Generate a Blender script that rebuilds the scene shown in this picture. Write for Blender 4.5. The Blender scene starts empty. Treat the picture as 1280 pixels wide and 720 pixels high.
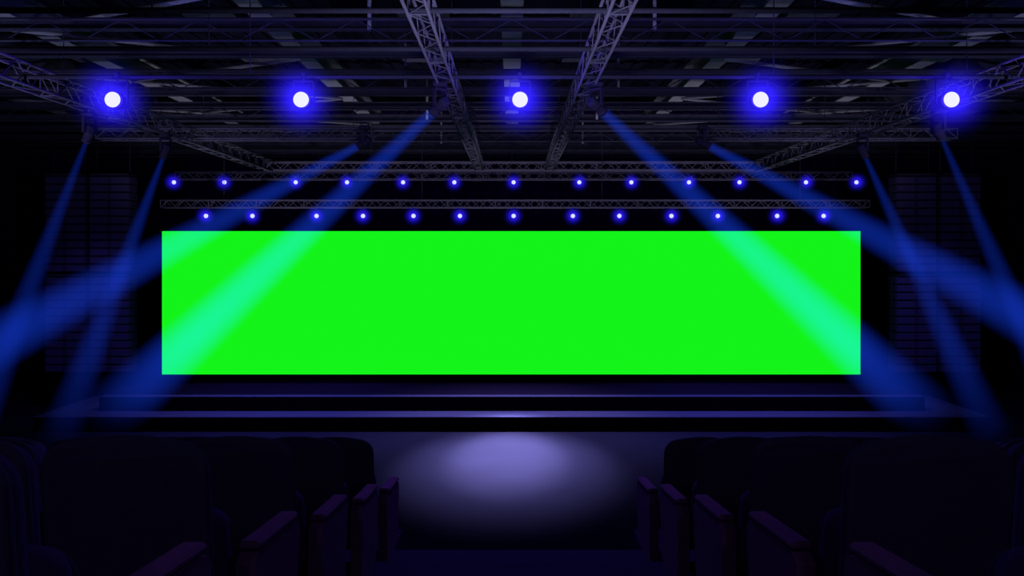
import bpy, math, random
from mathutils import Vector, Matrix
random.seed(4)
S = bpy.context.scene
S.view_settings.view_transform = 'Standard'
S.view_settings.look = 'None'
S.view_settings.exposure = 0
S.view_settings.gamma = 1
E = 4.45           # eye height above hall floor
F = 900.0
COL = S.collection

# ---------------------------------------------------------------- materials
def pmat(name, col, rough=0.6, metal=0.0, spec=0.3, noise=0.0, nscale=8.0, bump=0.0):
    m = bpy.data.materials.new(name); m.use_nodes = True
    nt = m.node_tree; b = nt.nodes['Principled BSDF']
    b.inputs['Base Color'].default_value = (*col, 1)
    b.inputs['Roughness'].default_value = rough
    b.inputs['Metallic'].default_value = metal
    b.inputs['Specular IOR Level'].default_value = spec
    b.inputs['Specular Tint'].default_value = (0.75, 0.45, 1.0, 1)
    if noise > 0 or bump > 0:
        tc = nt.nodes.new('ShaderNodeTexCoord')
        n = nt.nodes.new('ShaderNodeTexNoise'); n.inputs['Scale'].default_value = nscale
        n.inputs['Detail'].default_value = 6
        nt.links.new(tc.outputs['Object'], n.inputs['Vector'])
        if noise > 0:
            r = nt.nodes.new('ShaderNodeMix'); r.data_type = 'RGBA'
            r.inputs[6].default_value = (*[c*(1-noise) for c in col], 1)
            r.inputs[7].default_value = (*[min(1, c*(1+noise)) for c in col], 1)
            nt.links.new(n.outputs['Fac'], r.inputs[0])
            nt.links.new(r.outputs[2], b.inputs['Base Color'])
        if bump > 0:
            bp = nt.nodes.new('ShaderNodeBump'); bp.inputs['Strength'].default_value = bump
            bp.inputs['Distance'].default_value = 0.01
            nt.links.new(n.outputs['Fac'], bp.inputs['Height'])
            nt.links.new(bp.outputs['Normal'], b.inputs['Normal'])
    return m

def emat(name, col, strength=1.0):
    m = bpy.data.materials.new(name); m.use_nodes = True
    nt = m.node_tree; nt.nodes.clear()
    o = nt.nodes.new('ShaderNodeOutputMaterial'); e = nt.nodes.new('ShaderNodeEmission')
    e.inputs[0].default_value = (*col, 1); e.inputs[1].default_value = strength
    nt.links.new(e.outputs[0], o.inputs['Surface'])
    return m

def mnode(nt, op, a, b=None, clamp=False):
    n = nt.nodes.new('ShaderNodeMath'); n.operation = op; n.use_clamp = clamp
    for i, v in enumerate((a, b)):
        if v is None: continue
        if isinstance(v, (int, float)): n.inputs[i].default_value = v
        else: nt.links.new(v, n.inputs[i])
    return n.outputs[0]

def halo_mat(name, col, strength, power=3.0):
    """emissive haze, densest at the centre of a unit sphere"""
    m = bpy.data.materials.new(name); m.use_nodes = True
    nt = m.node_tree; nt.nodes.clear()
    o = nt.nodes.new('ShaderNodeOutputMaterial'); e = nt.nodes.new('ShaderNodeEmission')
    e.inputs[0].default_value = (*col, 1)
    tc = nt.nodes.new('ShaderNodeTexCoord')
    l = nt.nodes.new('ShaderNodeVectorMath'); l.operation = 'LENGTH'
    nt.links.new(tc.outputs['Object'], l.inputs[0])
    f = mnode(nt, 'SUBTRACT', 1.0, l.outputs['Value'], True)
    f = mnode(nt, 'POWER', f, power)
    f = mnode(nt, 'MULTIPLY', f, strength)
    nt.links.new(f, e.inputs[1])
    nt.links.new(e.outputs[0], o.inputs['Volume'])
    m.cycles.volume_step_rate = 0.6
    return m

BA = 0.10
def beam_mat(name, col, strength):  # self-emitting volume imitates the shaft of light; nothing is scattered
    m = bpy.data.materials.new(name); m.use_nodes = True
    nt = m.node_tree; nt.nodes.clear()
    o = nt.nodes.new('ShaderNodeOutputMaterial'); e = nt.nodes.new('ShaderNodeEmission')
    e.inputs[0].default_value = (*col, 1)
    tc = nt.nodes.new('ShaderNodeTexCoord'); sp = nt.nodes.new('ShaderNodeSeparateXYZ')
    nt.links.new(tc.outputs['Object'], sp.inputs[0])
    x, y, z = sp.outputs
    rho2 = mnode(nt, 'ADD', mnode(nt, 'MULTIPLY', x, x), mnode(nt, 'MULTIPLY', y, y))
    r = mnode(nt, 'ADD', mnode(nt, 'MULTIPLY', z, 1-BA), BA)
    q = mnode(nt, 'DIVIDE', rho2, mnode(nt, 'MULTIPLY', r, r))
    prof = mnode(nt, 'POWER', mnode(nt, 'SUBTRACT', 1.0, q, True), 1.3)
    fade = mnode(nt, 'MULTIPLY', mnode(nt, 'SUBTRACT', 1.0, z, True), 2.6, True)
    fade = mnode(nt, 'POWER', fade, 0.8)
    s = mnode(nt, 'MULTIPLY', mnode(nt, 'DIVIDE', prof, r), fade)
    s = mnode(nt, 'MULTIPLY', s, strength)
    nt.links.new(s, e.inputs[1])
    nt.links.new(e.outputs[0], o.inputs['Volume'])
    m.cycles.volume_step_rate = 0.2
    return m

M_steel = pmat('truss_aluminium', (0.044, 0.027, 0.052), 0.5, 0.0, 0.0, 0.2, 5)
M_dsteel = pmat('painted_steel_dark', (0.016, 0.0105, 0.023), 0.6, 0.0, 0.0, 0.3, 3)
M_beam = pmat('roof_beam_paint', (0.100, 0.068, 0.100), 0.65, 0.0, 0.0, 0.35, 2)
M_roof = pmat('roof_sheet', (0.004, 0.0026, 0.008), 0.8, 0.0, 0.0, 0.3, 1.5)
M_sky = pmat('skylight_sheet', (0.028, 0.020, 0.040), 0.6, 0.0, 0.0, 0.3, 1.5)
M_black = pmat('matt_black', (0.003, 0.0015, 0.004), 0.7, 0, 0.0)
M_wall = pmat('black_drape_wall', (0.008, 0.002, 0.022), 0.9, 0, 0.0, 0.4, 2)
M_floor = pmat('hall_floor_vinyl', (0.0068, 0.0034, 0.0112), 0.55, 0, 0.0, 0.12, 1.2)
M_deck = pmat('stage_deck_laminate', (0.0045, 0.0014, 0.0080), 0.5, 0, 0.0, 0.1, 1.5)
M_edge = pmat('step_tread_lit', (0.026, 0.013, 0.046), 0.5, 0, 0.0, 0.1, 2)  # tread colour raised to carry the light on the step edges
M_riser = pmat('stage_riser_black', (0.0010, 0.0005, 0.0015), 0.8, 0, 0.0)
M_carpet = pmat('tier_carpet', (0.010, 0.003, 0.022), 0.95, 0, 0.0, 0.4, 40, 0.4)
M_fabric = pmat('seat_fabric', (0.017, 0.0045, 0.034), 0.8, 0, 0.0, 0.4, 60, 0.4)
M_shell = pmat('seat_shell', (0.014, 0.0060, 0.026), 0.5, 0, 0.0, 0.2, 10)
M_arm = pmat('seat_arm_wood', (0.050, 0.011, 0.050), 0.55, 0, 0.0, 0.3, 12)
M_cab = pmat('speaker_cabinet', (0.022, 0.010, 0.036), 0.6, 0, 0.0, 0.2, 6)
M_grille = pmat('speaker_grille', (0.030, 0.016, 0.060), 0.5, 0.0, 0.0, 0.3, 50)
M_body = pmat('fixture_body', (0.012, 0.007, 0.020), 0.4, 0.0, 0.0)
M_green = emat('led_green', (0.007, 0.90, 0.010), 1.0)
M_lens_big = emat('lamp_lens', (0.62, 0.62, 1.0), 1.4)
M_lens_small = emat('lamp_lens_small', (0.45, 0.48, 1.0), 1.6)
M_lens_mh = emat('moving_head_lens', (0.10, 0.15, 1.0), 1.6)
M_halo_big = halo_mat('lamp_haze', (0.025, 0.012, 1.0), 7.5, 4.2)
M_halo_small = halo_mat('lamp_haze_small', (0.025, 0.012, 1.0), 8.0, 3.2)
M_beamv = beam_mat('beam_glow', (0.012, 0.070, 1.0), 0.125)

# ---------------------------------------------------------------- mesh builder
class MB:
    def __init__(s): s.v=[]; s.f=[]; s.m=[]; s.sm=[]; s.mats=[]
    def mi(s, mat):
        if mat not in s.mats: s.mats.append(mat)
        return s.mats.index(mat)
    def face(s, idx, mi, smooth=False):
        s.f.append(idx); s.m.append(mi); s.sm.append(smooth)
    def box(s, c, d, mat, M=None):
        k=len(s.v); i=s.mi(mat)
        for z in (-.5,.5):
            for y in (-.5,.5):
                for x in (-.5,.5):
                    p=Vector((c[0]+x*d[0], c[1]+y*d[1], c[2]+z*d[2]))
                    s.v.append(M@p if M else p)
        for f in ((0,2,3,1),(4,5,7,6),(0,1,5,4),(2,6,7,3),(0,4,6,2),(1,3,7,5)):
            s.face([k+a for a in f], i)
    def bbox(s, c, d, mat, b=0.01, M=None):
        """chamfered box"""
        i=s.mi(mat); k=len(s.v); hx,hy,hz=[a/2 for a in d]
        b=min(b,hx*.9,hy*.9,hz*.9); ids={}
        for sx in (-1,1):
            for sy in (-1,1):
                for sz in (-1,1):
                    for ax in range(3):
                        p=[sx*(hx-b),sy*(hy-b),sz*(hz-b)]
                        p[ax]=(sx*hx,sy*hy,sz*hz)[ax]
                        ids[(sx,sy,sz,ax)]=len(s.v)
                        q=Vector((p[0]+c[0],p[1]+c[1],p[2]+c[2])); s.v.append(M@q if M else q)
        for ax in range(3):
            o=[a for a in range(3) if a!=ax]
            for sg in (-1,1):
                fs=[]
                for (a,bb) in ((-1,-1),(1,-1),(1,1),(-1,1)):
                    t=[0,0,0]; t[ax]=sg; t[o[0]]=a; t[o[1]]=bb
                    fs.append(ids[(*t,ax)])
                s.face(fs,i)
            for a in (-1,1):
                for bb in (-1,1):
                    t0=[0,0,0]; t0[ax]=-1; t0[o[0]]=a; t0[o[1]]=bb
                    t1=list(t0); t1[ax]=1
                    s.face([ids[(*t0,o[0])],ids[(*t1,o[0])],ids[(*t1,o[1])],ids[(*t0,o[1])]],i)
        for sx in (-1,1):
            for sy in (-1,1):
                for sz in (-1,1):
                    s.face([ids[(sx,sy,sz,0)],ids[(sx,sy,sz,1)],ids[(sx,sy,sz,2)]],i)
    def tube(s, a, b, r, mat, n=6, caps=True):
        a=Vector(a); b=Vector(b); d=(b-a).normalized()
        u=d.orthogonal().normalized(); w=d.cross(u); k=len(s.v); i=s.mi(mat)
        for p in (a,b):
            for j in range(n):
                t=2*math.pi*(j+.5)/n
                s.v.append(p+r*(math.cos(t)*u+math.sin(t)*w))
        for j in range(n):
            s.face([k+j,k+(j+1)%n,k+n+(j+1)%n,k+n+j], i, True)
        if caps:
            s.face([k+j for j in reversed(range(n))],i); s.face([k+n+j for j in range(n)],i)
    def lathe(s, prof, mat, n=20, M=None):
        """prof list of (r,z), axis z"""
        i=s.mi(mat); k=len(s.v)
        for r,z in prof:
            for j in range(n):
                t=2*math.pi*j/n; p=Vector((r*math.cos(t),r*math.sin(t),z))
                s.v.append(M@p if M else p)
        for a in range(len(prof)-1):
            for j in range(n):
                s.face([k+a*n+j,k+a*n+(j+1)%n,k+(a+1)*n+(j+1)%n,k+(a+1)*n+j],i,True)
        s.face([k+j for j in reversed(range(n))],i)
        q=k+(len(prof)-1)*n; s.face([q+j for j in range(n)],i)
    def loft(s, rings, mat, smooth=True):
        i=s.mi(mat); k=len(s.v); n=len(rings[0])
        for r in rings: s.v.extend(Vector(p) for p in r)
        for a in range(len(rings)-1):
            for j in range(n):
                s.face([k+a*n+j,k+a*n+(j+1)%n,k+(a+1)*n+(j+1)%n,k+(a+1)*n+j],i,smooth)
        s.face([k+j for j in reversed(range(n))],i)
        q=k+(len(rings)-1)*n; s.face([q+j for j in range(n)],i)
    def mesh(s, name):
        me=bpy.data.meshes.new(name); me.from_pydata([tuple(p) for p in s.v],[],s.f)
        for m in s.mats: me.materials.append(m)
        me.polygons.foreach_set('material_index', s.m)
        me.polygons.foreach_set('use_smooth', s.sm)
        me.update(); return me

def obj(name, data, loc=(0,0,0), parent=None):
    o=bpy.data.objects.new(name, data); COL.objects.link(o); o.location=loc
    if parent: o.parent=parent
    return o
def build(name, mb, loc=(0,0,0), parent=None): return obj(name, mb.mesh(name), loc, parent)

def box_truss(mb, p0, p1, w=0.34, h=0.34, seg=0.34, cr=0.025, wr=0.011, mat=None):
    mat = mat or M_steel
    p0=Vector(p0); p1=Vector(p1); d=(p1-p0); L=d.length; d.normalize()
    up=Vector((0,0,1)); side=d.cross(up).normalized()
    off=[side*(-w/2)+up*(-h/2), side*(w/2)+up*(-h/2), side*(w/2)+up*(h/2), side*(-w/2)+up*(h/2)]
    for o in off: mb.tube(p0+o,p1+o,cr,mat,8)
    n=max(2,int(round(L/seg)))
    for k in range(4):
        a,b=off[k],off[(k+1)%4]
        for i in range(n):
            q0=p0+d*(L*i/n); q1=p0+d*(L*(i+1)/n)
            if i%2==0: mb.tube(q0+a,q1+b,wr,mat,5,False)
            else: mb.tube(q0+b,q1+a,wr,mat,5,False)
        for i in (0,n): 
            q=p0+d*(L*i/n); mb.tube(q+a,q+b,wr,mat,5,False)
        for i in range(0,n+1,6):
            q=p0+d*(L*i/n); mb.tube(q+a,q+b,wr*1.3,mat,5,False)

# ---------------------------------------------------------------- room
RX, Y0, Y1, H = 17.0, -5.0, 26.0, E+5.2
mb=MB(); mb.box((0,(Y0+Y1)/2,-0.1),(2*RX,Y1-Y0,0.2),M_floor); build('floor',mb)
mb=MB(); mb.box((0,Y1+.1,H/2),(2*RX,.2,H),M_wall)
for i in range(-28,29):
    mb.tube((i*.6,Y1-.03,.02),(i*.6,Y1-.03,H-.02),.09,M_wall,8,False)
build('wall_back',mb)
mb=MB(); mb.box((0,Y0-.1,H/2),(2*RX,.2,H),M_wall); build('wall_front',mb)
for nm,sx in (('wall_left',-1),('wall_right',1)):
    mb=MB(); mb.box((sx*(RX+.1),(Y0+Y1)/2,H/2),(.2,Y1-Y0,H),M_wall)
    for k in range(9):
        mb.box((sx*(RX-.12),Y0+1.5+k*3.5,H/2),(.24,.3,H),M_wall)
    build(nm,mb)
# ceiling with corrugation ribs and translucent strips
mb=MB(); mb.box((0,(Y0+Y1)/2,H+.1),(2*RX,Y1-Y0,.2),M_roof)
for i in range(-40,41):
    mb.box((i*.42,(Y0+Y1)/2,H-.02),(.12,Y1-Y0,.05),M_roof)
for xx in (-6.2,-2.1,2.1,6.2,10.8,-10.8):
    for yy in (6.6,9.6,12.6,15.6,18.6):
        mb.box((xx+random.uniform(-.4,.4),yy,H-.06),(1.1,1.1,.06),M_sky)
build('ceiling',mb)

# roof structure
mb=MB()
for y in [6.4+1.5*k for k in range(13)]:
    z=E+3.4
    mb.box((0,y,z+.0),(2*RX,.12,.02),M_dsteel); mb.box((0,y,z+.16),(2*RX,.12,.02),M_dsteel)
    mb.box((0,y,z+.08),(2*RX,.02,.15),M_dsteel)
for y in [7.1+3.0*k for k in range(6)]:
    z=E+3.0
    mb.tube((-RX,y,z),(RX,y,z),.02,M_dsteel,6); mb.tube((-RX,y,z+.30),(RX,y,z+.30),.02,M_dsteel,6)
    n=62
    for i in range(n):
        xa=-RX+2*RX*i/n; xb=-RX+2*RX*(i+1)/n
        mb.tube((xa,y,z+(.30 if i%2 else 0)),(xb,y,z+(0 if i%2 else .30)),.009,M_dsteel,4,False)
build('roof_purlins',mb)
mb=MB()
for x in (-12.6,-8.4,-4.15,0.0,4.2,8.5,12.7):
    z=E+3.95
    mb.box((x,(Y0+Y1)/2,z),(.36,Y1-Y0,.03),M_beam); mb.box((x,(Y0+Y1)/2,z+.4),(.36,Y1-Y0,.03),M_beam)
    mb.box((x,(Y0+Y1)/2,z+.2),(.03,Y1-Y0,.38),M_beam)
build('roof_girders',mb)
mb=MB()
for k in range(5):
    y=7+3.6*k
    for sx in (-1,1):
        mb.tube((sx*4.2,y,E+3.85),(sx*8.45,y+1.8,E+3.85),.04,M_beam,6)
        mb.tube((sx*8.45,y+1.8,E+3.85),(sx*4.2,y+3.6,E+3.85),.04,M_beam,6)
        mb.tube((sx*12.6,y,E+3.85),(sx*8.45,y+1.8,E+3.85),.04,M_beam,6)
        mb.tube((sx*2.1,y,E+3.3),(sx*2.1,y,E+4.6),.03,M_beam,6)
build('roof_wind_bracing',mb)
# ventilation ducts high up
for x in (-10.6,10.6):
    mb=MB(); Mx=Matrix.Translation((x,5,E+4.4))@Matrix.Rotation(-math.pi/2,4,'X')
    prof=[]
    for i in range(20): prof += [(.28,i*1.0),(.28,i*1.0+.92),(.3,i*1.0+.93),(.3,i*1.0+.99)]
    mb.lathe(prof,M_dsteel,16,Mx); build('ventilation_duct',mb)

# ---------------------------------------------------------------- trusses
TH=E+2.5
def rods(mb, pts, z0, z1):
    for x,y in pts: mb.tube((x,y,z0),(x,y,z1),.008,M_dsteel,5,False)
for x in (-0.92,1.05):
    mb=MB(); box_truss(mb,(x,3.5,TH),(x,20.2,TH),w=.21,h=.28,cr=.018,wr=.008,seg=.3)
    rods(mb,[(x,6),(x,11),(x,16)],TH+.14,E+3.95); build('ceiling_truss',mb)
for x in (-6.85,6.95):
    mb=MB(); box_truss(mb,(x,3.5,TH),(x,20.2,TH),w=.26,h=.30,cr=.020,wr=.009,seg=.3)
    rods(mb,[(x,6),(x,11),(x,16)],TH+.15,E+3.95); build('ceiling_truss',mb)
for xa,xb in ((-8.6,-2.9),(3.9,9.2)):
    mb=MB(); box_truss(mb,(xa,15.0,TH),(xb,15.0,TH),w=.26,h=.20,seg=.24,cr=.020,wr=.010)
    rods(mb,[(xa+.4,15),(xb-.4,15)],TH+.1,E+3.4); build('ceiling_truss',mb)
mb=MB(); box_truss(mb,(-7,20.45,TH),(7.1,20.45,TH),w=.3,h=.22,seg=.26)
rods(mb,[(-4,20.45),(4,20.45)],TH+.1,E+3.4); build('ceiling_truss',mb)
mb=MB(); box_truss(mb,(-9.9,21.3,E+2.32),(10.0,21.3,E+2.32),w=.3,h=.2,seg=.3)
rods(mb,[(-8,21.3),(8,21.3),(0,21.3)],E+2.4,E+3.4); build('lighting_truss',mb)
mb=MB(); box_truss(mb,(-9.7,20.0,E+1.40),(9.87,20.0,E+1.40),w=.26,h=.20,seg=.22,cr=.022,wr=.010)
rods(mb,[(-8,20.0),(8,20.0),(-2.5,20),(2.5,20)],E+1.5,E+3.4); build('lighting_truss',mb)
for y in (7.2,8.55,9.9):
    mb=MB(); mb.tube((-13,y,E+2.44),(13,y,E+2.44),.03,M_dsteel,8)
    rods(mb,[(-10,y),(10,y),(-3.6,y),(3.6,y)],E+2.44,E+3.5)
    build('lighting_pipe',mb)

# ---------------------------------------------------------------- unit meshes
def sphere_mesh(name, mat):
    mb=MB(); prof=[(max(1e-4,math.sin(math.pi*i/16)),-math.cos(math.pi*i/16)) for i in range(17)]
    mb.lathe(prof,mat,24); return mb.mesh(name)
HALO_B=sphere_mesh('haze_glow_big',M_halo_big); HALO_S=sphere_mesh('haze_glow_small',M_halo_small)
mb=MB(); mb.lathe([(BA,0.0),(1.0,1.0)],M_beamv,32); BEAM=mb.mesh('beam_cone')

# PAR can facing the audience (-Y); local: lens at y=0 plane
def par_mesh(r, L, drop):
    mb=MB(); Mx=Matrix.Rotation(math.pi/2,4,'X')      # +z -> -y
    mb.lathe([(r*.45,-L),(r*.75,-L*.95),(r*.95,-L*.6),(r*1.0,-L*.2),(r*1.22,-L*.12),(r*1.22,.02),(r*1.06,.02),(r*1.04,.0)],M_body,20,Mx)
    for sx in (-1,1):
        mb.box((sx*r*1.32,L*.35,drop*.36),(r*.12,r*.35,drop*.72+r*.4),M_body)
    mb.box((0,L*.35,drop*.72+r*.15),(r*2.76,r*.35,r*.14),M_body)
    mb.tube((0,L*.35,drop*.72),(0,L*.35,drop),r*.14,M_body,8)
    mb.bbox((0,L*.35,drop),(r*.5,r*.9,r*.7),M_body,r*.08)
    return mb.mesh('can')
def lens_mesh(r, mat):
    mb=MB(); Mx=Matrix.Rotation(math.pi/2,4,'X')
    mb.lathe([(r,.0),(r,.012),(r*.85,.03),(r*.5,.045),(r*.1,.05)],mat,24,Mx); return mb.mesh('lens')
PB=par_mesh(.105,.28,.36); LB=lens_mesh(.104,M_lens_big)
PS=par_mesh(.062,.16,.20); LS=lens_mesh(.058,M_lens_small)
def par(name, x, y, z, big):
    e=bpy.data.objects.new(name,None); COL.objects.link(e); e.location=(x,y,z); e.empty_display_size=.1
    obj('can',PB if big else PS,parent=e); obj('lens',LB if big else LS,(0,-.021,0),e)
    h=obj('haze_glow',HALO_B if big else HALO_S,(0,-.06,0),e); r=.68 if big else .34; h.scale=(r,r,r)
for px in (142,377,650,950,1188):
    d=9.75; par('stage_spotlight',(px-640)/F*d,d,E+(318-125)/F*d,True)
for px in (218,281,370,434,504,568,642,724,789,861,924,1007,1070):
    d=21.1; par('par_can_light',(px-640)/F*d,d,E+(318-228)/F*d,False)
for px in (258,316,396,454,517,575,642,716,774,839,897,971,1029):
    d=19.95; par('par_can_light',(px-640)/F*d,d,E+(318-270)/F*d,False)

# moving heads
def mh_meshes():
    b=MB(); b.bbox((0,0,.29),(.20,.18,.07),M_body,.02)
    for sx in (-1,1): b.tube((sx*.07,0,.32),(sx*.07,0,.39),.014,M_body,8)
    base=b.mesh('base')
    y=MB(); y.bbox((0,0,.225),(.22,.08,.04),M_body,.012)
    for sx in (-1,1): y.bbox((sx*.102,0,.105),(.024,.07,.23),M_body,.008)
    yoke=y.mesh('yoke')
    h=MB(); h.lathe([(.040,-.14),(.066,-.13),(.078,-.085),(.078,-.03),(.084,-.02),(.084,.0),(.075,.01),(.068,.12),(.076,.13),(.076,.165),(.062,.165),(.060,.150)],M_body,20)
    for k in range(4): h.lathe([(.082,-.085+k*.015),(.082,-.080+k*.015)],M_body,16)
    head=h.mesh('head')
    l=MB(); l.lathe([(.060,.15),(.060,.156),(.04,.164),(.01,.167)],M_lens_mh,20)
    return base,yoke,head,l.mesh('lens')
MH=mh_meshes()
def P(px,py,d): return Vector(((px-640)/F*d, d, E+(318-py)/F*d))
def moving_head(a, b, r1):
    """a,b world points; the beam runs from a through b down to the floor"""
    a=Vector(a); b=Vector(b); dr=(b-a).normalized()
    L=(0.03-a.z)/dr.z
    # stop at side walls
    if abs(a.x+dr.x*L) > RX-.9: L=(RX-.9-abs(a.x))/abs(dr.x)
    q=dr.to_track_quat('Z','Y')
    e=bpy.data.objects.new('moving_head_light',None); COL.objects.link(e); e.location=a; e.empty_display_size=.1
    az=math.atan2(dr.y,dr.x)-math.pi/2
    obj('base',MH[0],parent=e)
    yk=obj('yoke',MH[1],parent=e); yk.rotation_euler=(0,0,az)
    for m,n in ((MH[2],'head'),(MH[3],'lens')):
        o=obj(n,m,parent=e); o.rotation_mode='QUATERNION'; o.rotation_quaternion=q
    o=obj('light_beam',BEAM,dr*.17,e); o.rotation_mode='QUATERNION'; o.rotation_quaternion=q
    o.scale=(r1,r1,L-.2)
moving_head(P(550,132,10.0),P(190,470,17.0),.95)
moving_head(P(745,132,10.0),P(1105,470,17.0),.95)
moving_head(P(456,178,14.3),P(0,425,16.0),1.05)
moving_head(P(878,178,14.3),P(1290,400,16.0),1.05)
moving_head(P(207,188,14.1),P(75,545,17.0),.54)
moving_head(P(1078,188,14.0),P(1240,545,17.0),.54)
moving_head(P(112,166,11.6),P(-5,470,13.0),.46)
moving_head(P(1173,163,11.5),P(1290,430,13.0),.46)

# ---------------------------------------------------------------- stage
mb=MB()
def stepblk(hw,ya,yb,z0,z1,treadmat):
    mb.box((0,(ya+yb)/2,(z0+z1-.03)/2),(2*hw,yb-ya,z1-.03-z0),M_riser)
    mb.bbox((0,(ya+yb)/2,z1-.015),(2*hw,yb-ya,.03),treadmat,.008)
stepblk(12.0,18.05,24.5,0,.38,M_edge)
stepblk(10.72,18.70,24.5,.38,.75,M_deck)
mb.bbox((0,18.82,.752),(21.44,.24,.012),M_edge,.004)  # pale strip puts the gloss of the deck front into colour
build('stage',mb)
# LED wall
sx0,sx1=(202.5-640)/F*20.6,(1075.5-640)/F*20.6
sz1,sz0=E+(318-289)/F*20.6,E+(318-468)/F*20.6
cx,cz=(sx0+sx1)/2,(sz0+sz1)/2; W=sx1-sx0; Hh=sz1-sz0
mb=MB()
mb.box((cx,20.61,cz),(W,.02,Hh),M_green)
mb.box((cx,20.70,cz),(W+.10,.16,Hh+.10),M_black)
for i in range(21):
    x=sx0+W*i/20
    mb.box((x,20.95,.76+(sz1-.76)/2),(.05,.05,sz1-.76),M_dsteel)
    mb.tube((x,20.95,sz1-.6),(x,22.2,.80),.025,M_dsteel,6)
    mb.box((x,21.6,.785),(.06,1.3,.05),M_dsteel)
mb.box((cx,20.74,(.76+sz0-.05)/2),(W+.1,.08,sz0-.05-.76),M_riser)
build('led_screen',mb)

# ---------------------------------------------------------------- line arrays
def line_array(x, y, ztop, n, w, hang):
    mb=MB(); h=.225
    for i in range(n):
        zc=ztop-h*(i+.5); c=(x,y,zc)
        mb.bbox((x,y+.22,zc),(w,.42,h-.022),M_cab,.02)
        mb.box((x,y+.004,zc),(w-.08,.012,h-.06),M_grille)
        mb.box((x,y-.004,zc),(.10,.014,h-.06),M_cab)
        for sx in (-1,1): mb.box((x+sx*(w/2+.008),y+.25,zc),(.014,.06,h),M_dsteel)
    mb.box((x,y+.22,ztop+.04),(w*.9,.5,.06),M_dsteel)
    for sx in (-1,1):
        mb.tube((x+sx*w*.4,y+.22,ztop+.06),(x+sx*w*.4,y+.22,hang),.012,M_dsteel,6)
    build('line_array_speaker',mb)
for s,xa,xb in ((-1,-12.55,-11.3),(1,11.35,12.6)):
    for x in (xa,xb):
        line_array(x,20.2,E+2.2,12,1.15,E+3.4)
        line_array(x,20.2-.0,E-.62,12,1.15,E-.55)

# ---------------------------------------------------------------- seating
AC=0.05; XA=1.0; PITCH=.60; ROW=.95; CH=1.03; SH=1.05
def rz(k): d=5.28-ROW*k; return d, E-.2556*d-CH
NR=7; BLK=6.2
mb=MB()
for k in range(NR+1):
    d,z=rz(k); ya=d-.27 if k<NR else Y0+.02; yb=d+ROW-.27 if k>0 else 6.23
    for sx in (-1,1):
        mb.box((AC+sx*(XA+BLK)/2,(ya+yb)/2,z/2),(BLK-XA,yb-ya,z),M_carpet)
    yb2=5.8 if k==0 else yb
    mb.box((AC,(ya+yb2)/2,z/2),(2*XA,yb2-ya,z),M_carpet)
z=rz(0)[1]; n=12
for i in range(1,n):
    zz=z*(1-i/n); mb.box((AC,5.8+.29*(i-.5),zz/2),(2*XA,.29,zz),M_carpet)
build('tiered_seating_platform',mb)

def rounded_outline(w,z0,z1,r,arch,rb=.04,n=7):
    pts=[]
    def arc(cx,cz,rr,a0,a1):
        for i in range(n):
            t=math.radians(a0+(a1-a0)*i/(n-1)); pts.append([cx+rr*math.cos(t),cz+rr*math.sin(t)])
    arc(w/2-rb,z0+rb,rb,-90,0); arc(w/2-r,z1-arch-r,r,0,80)
    for i in range(1,10):
        x=(w/2-r)*(1-2*i/10); pts.append([x,z1-arch*(x/(w/2-r))**2*1.0])
    arc(-w/2+r,z1-arch-r,r,100,180); arc(-w/2+rb,z0+rb,rb,180,270)
    return pts
def inset(pts,k,cz):
    w=max(abs(p[0]) for p in pts); zs=[p[1] for p in pts]; hh=(max(zs)-min(zs))/2; cz=(max(zs)+min(zs))/2
    return [[p[0]*(w-k)/w,(p[1]-cz)*(hh-k)/hh+cz] for p in pts]
def panel(mb,pts,y0,y1,mat,tilt,curve,b=.02):
    rings=[]
    for yy,k in ((y0,b),(y0+b*.3,b*.3),(y0+b,0),(y1-b,0),(y1-b*.3,b*.3),(y1,b)):
        q=inset(pts,k,0) if k else pts
        rings.append([(p[0],yy-tilt*(p[1]-.45)-curve*p[0]**2,p[1]) for p in q])
    mb.loft(rings,mat)
def arm_panel(mb,x):
    # thick side panel with sloping top, padded cap
    prof=[(.24,0),(.24,.50),(.30,.535),(.72,.485),(.79,.46),(.81,.42),(.77,.20),(.74,0)]
    i=mb.mi(M_arm); t=.035
    k=len(mb.v)
    for sx in (-1,1):
        for y,z in prof: mb.v.append(Vector((x+sx*t,y,z)))
    n=len(prof)
    mb.face([k+j for j in range(n)],i); mb.face([k+n+j for j in reversed(range(n))],i)
    for j in range(n): mb.face([k+j,k+n+j,k+n+(j+1)%n,k+(j+1)%n],i)
    Mx=Matrix.Translation((x,.52,.525))@Matrix.Rotation(math.radians(-6.8),4,'X')
    mb.bbox((0,0,0),(.085,.50,.035),M_arm,.012,Mx)
def seat_mesh(sides):
    mb=MB()
    panel(mb,rounded_outline(.555,.20,SH,.10,.018),.0,.05,M_shell,.10,.22)
    panel(mb,rounded_outline(.50,.42,SH-.03,.09,.018),.045,.125,M_fabric,.10,.22,.03)
    # tipped-up seat cushion
    panel(mb,rounded_outline(.50,.30,.74,.07,.01),.17,.27,M_fabric,.16,.0,.03)
    panel(mb,rounded_outline(.48,.31,.72,.07,.01),.265,.29,M_shell,.16,.0,.01)
    mb.tube((-.27,.17,.40),(.27,.17,.40),.02,M_dsteel,8)
    for sx in (-1,1): mb.box((sx*.2,.08,.16),(.04,.05,.32),M_dsteel)
    mb.box((0,.10,.012),(.50,.14,.024),M_dsteel)
    for s in sides: arm_panel(mb,s*.295)
    return mb.mesh('theatre_seat')
SR=seat_mesh((1,)); SL=seat_mesh((-1,)); SB=seat_mesh((-1,1))
NS=8
for k in range(NR):
    d,z=rz(k)
    for i in range(NS):
        for s in (-1,1):
            me = SB if i==NS-1 else (SR if s<0 else SL)
            obj('theatre_seat',me,(AC+s*(XA+.335+i*PITCH),d,z))

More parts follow.
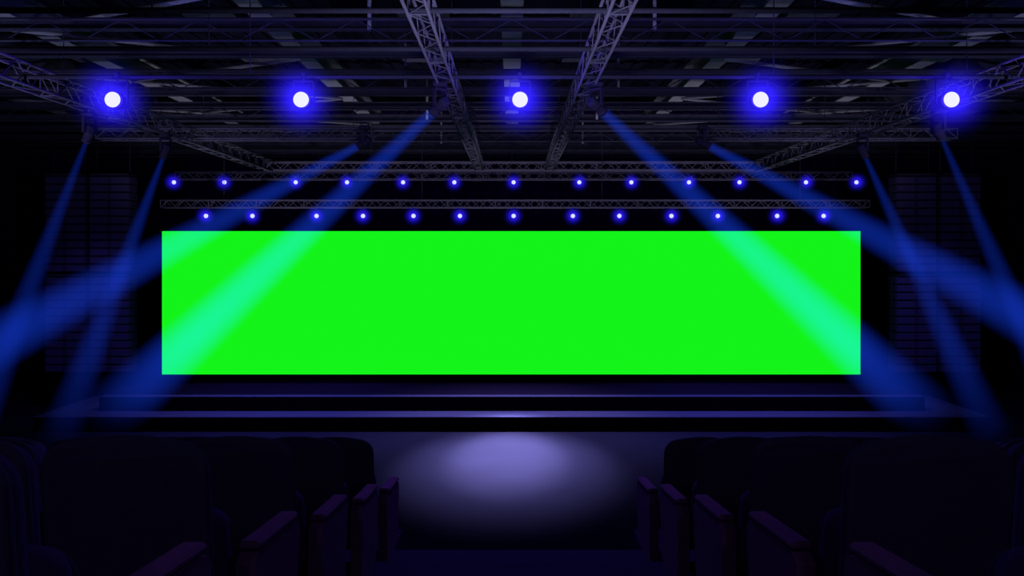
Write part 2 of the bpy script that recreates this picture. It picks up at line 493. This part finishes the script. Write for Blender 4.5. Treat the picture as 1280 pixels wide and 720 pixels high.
# ---------------------------------------------------------------- lights
def spot(name,loc,tgt,power,col,angle,blend=1.0,size=.15,scale=(1,1,1)):
    l=bpy.data.lights.new(name,'SPOT'); l.energy=power; l.color=col; l.spot_size=math.radians(angle)
    l.spot_blend=blend; l.shadow_soft_size=size
    o=obj(name,l,loc); o.rotation_mode='QUATERNION'
    o.rotation_quaternion=(Vector(tgt)-Vector(loc)).to_track_quat('-Z','Y'); o.scale=scale; return o
def point(name,loc,power,col,size=.1):
    l=bpy.data.lights.new(name,'POINT'); l.energy=power; l.color=col; l.shadow_soft_size=size
    return obj(name,l,loc)
spot('added_stage_fill',(0,18.2,E+2.0),(-.1,15.9,0),52000,(.55,.98,.95),26,1.0,.15,(1,1.7,1))  # added spots without fixture; stretched cones imitate a glossy floor reflection
spot('added_stage_fill',(0,18.2,E+2.0),(-.1,15.6,0),34000,(.48,.88,1.0),42,1.0,.15,(1,1.3,1))
spot('added_stage_fill',(0,18.2,E+2.0),(0,17.2,0),8500,(.40,.68,1.0),80,1.0,.15)  # added broad spot, dim tail around the floor pool
spot('added_stage_fill',(-5.5,16.8,E+2.2),(-6,18.8,.5),5500,(.20,.34,1.0),90,1.0,.2)  # added pair of spots, brightens the step edges at the sides
spot('added_stage_fill',(5.5,16.8,E+2.2),(6,18.8,.5),5500,(.20,.34,1.0),90,1.0,.2)
spot('added_roof_fill',(0,5.5,E+.2),(0,11.5,E+3.8),1500,(.52,.80,1.0),125,1.0,.3)  # added light without fixture, brightens the roof steel
for x in (-8.5,8.5):  # same added roof fill, one on each side
    spot('added_roof_fill',(x,8.0,E-1.0),(x*.95,12.0,E+3.8),1700,(.48,.74,1.0),110,1.0,.3)
for x in (-6.5,0,6.5):
    spot('added_truss_fill',(x,14.5,1.0),(x,18.3,E+2.3),2700,(.72,1.0,1.0),75,1.0,.3)  # added from below to lift the trusses, no fixture there
for px in (142,377,650,950,1188):
    d=9.5; point('spotlight_glow_lamp',((px-640)/F*d,d,E+2.05),110,(.08,.06,1.0),.1)
for x in (-11.9,11.9):
    spot('added_speaker_fill',(x*.85,17.0,E+1.8),(x,20.2,E-2.6),520,(.20,.34,1.0),65,1.0,.2)  # added fill so the speaker stacks show up
for x in (-3.0,3.0):
    spot('added_seat_fill',(x*-.6,-2.5,E+3.2),(x,4.5,E-2.0),210,(.50,.80,1.0),100,1.0,.4)  # added behind the camera to lighten seat backs and arms
spot('added_seat_rim',(0,11.0,E+2.4),(0,3.5,E-1.3),1500,(.30,.42,1.0),100,1.0,.2)  # added rim light for the seat tops, no fixture

w=bpy.data.worlds.new('world'); S.world=w; w.use_nodes=True
w.node_tree.nodes['Background'].inputs[0].default_value=(.002,.002,.01,1)

# ---------------------------------------------------------------- camera
c=bpy.data.cameras.new('camera'); c.sensor_width=36; c.lens=36*F/1280
c.shift_y=-(360-318)/1280; c.clip_start=.05; c.clip_end=200
co=obj('camera',c,(0,0,E)); co.rotation_euler=(math.pi/2,0,0)
S.camera=co
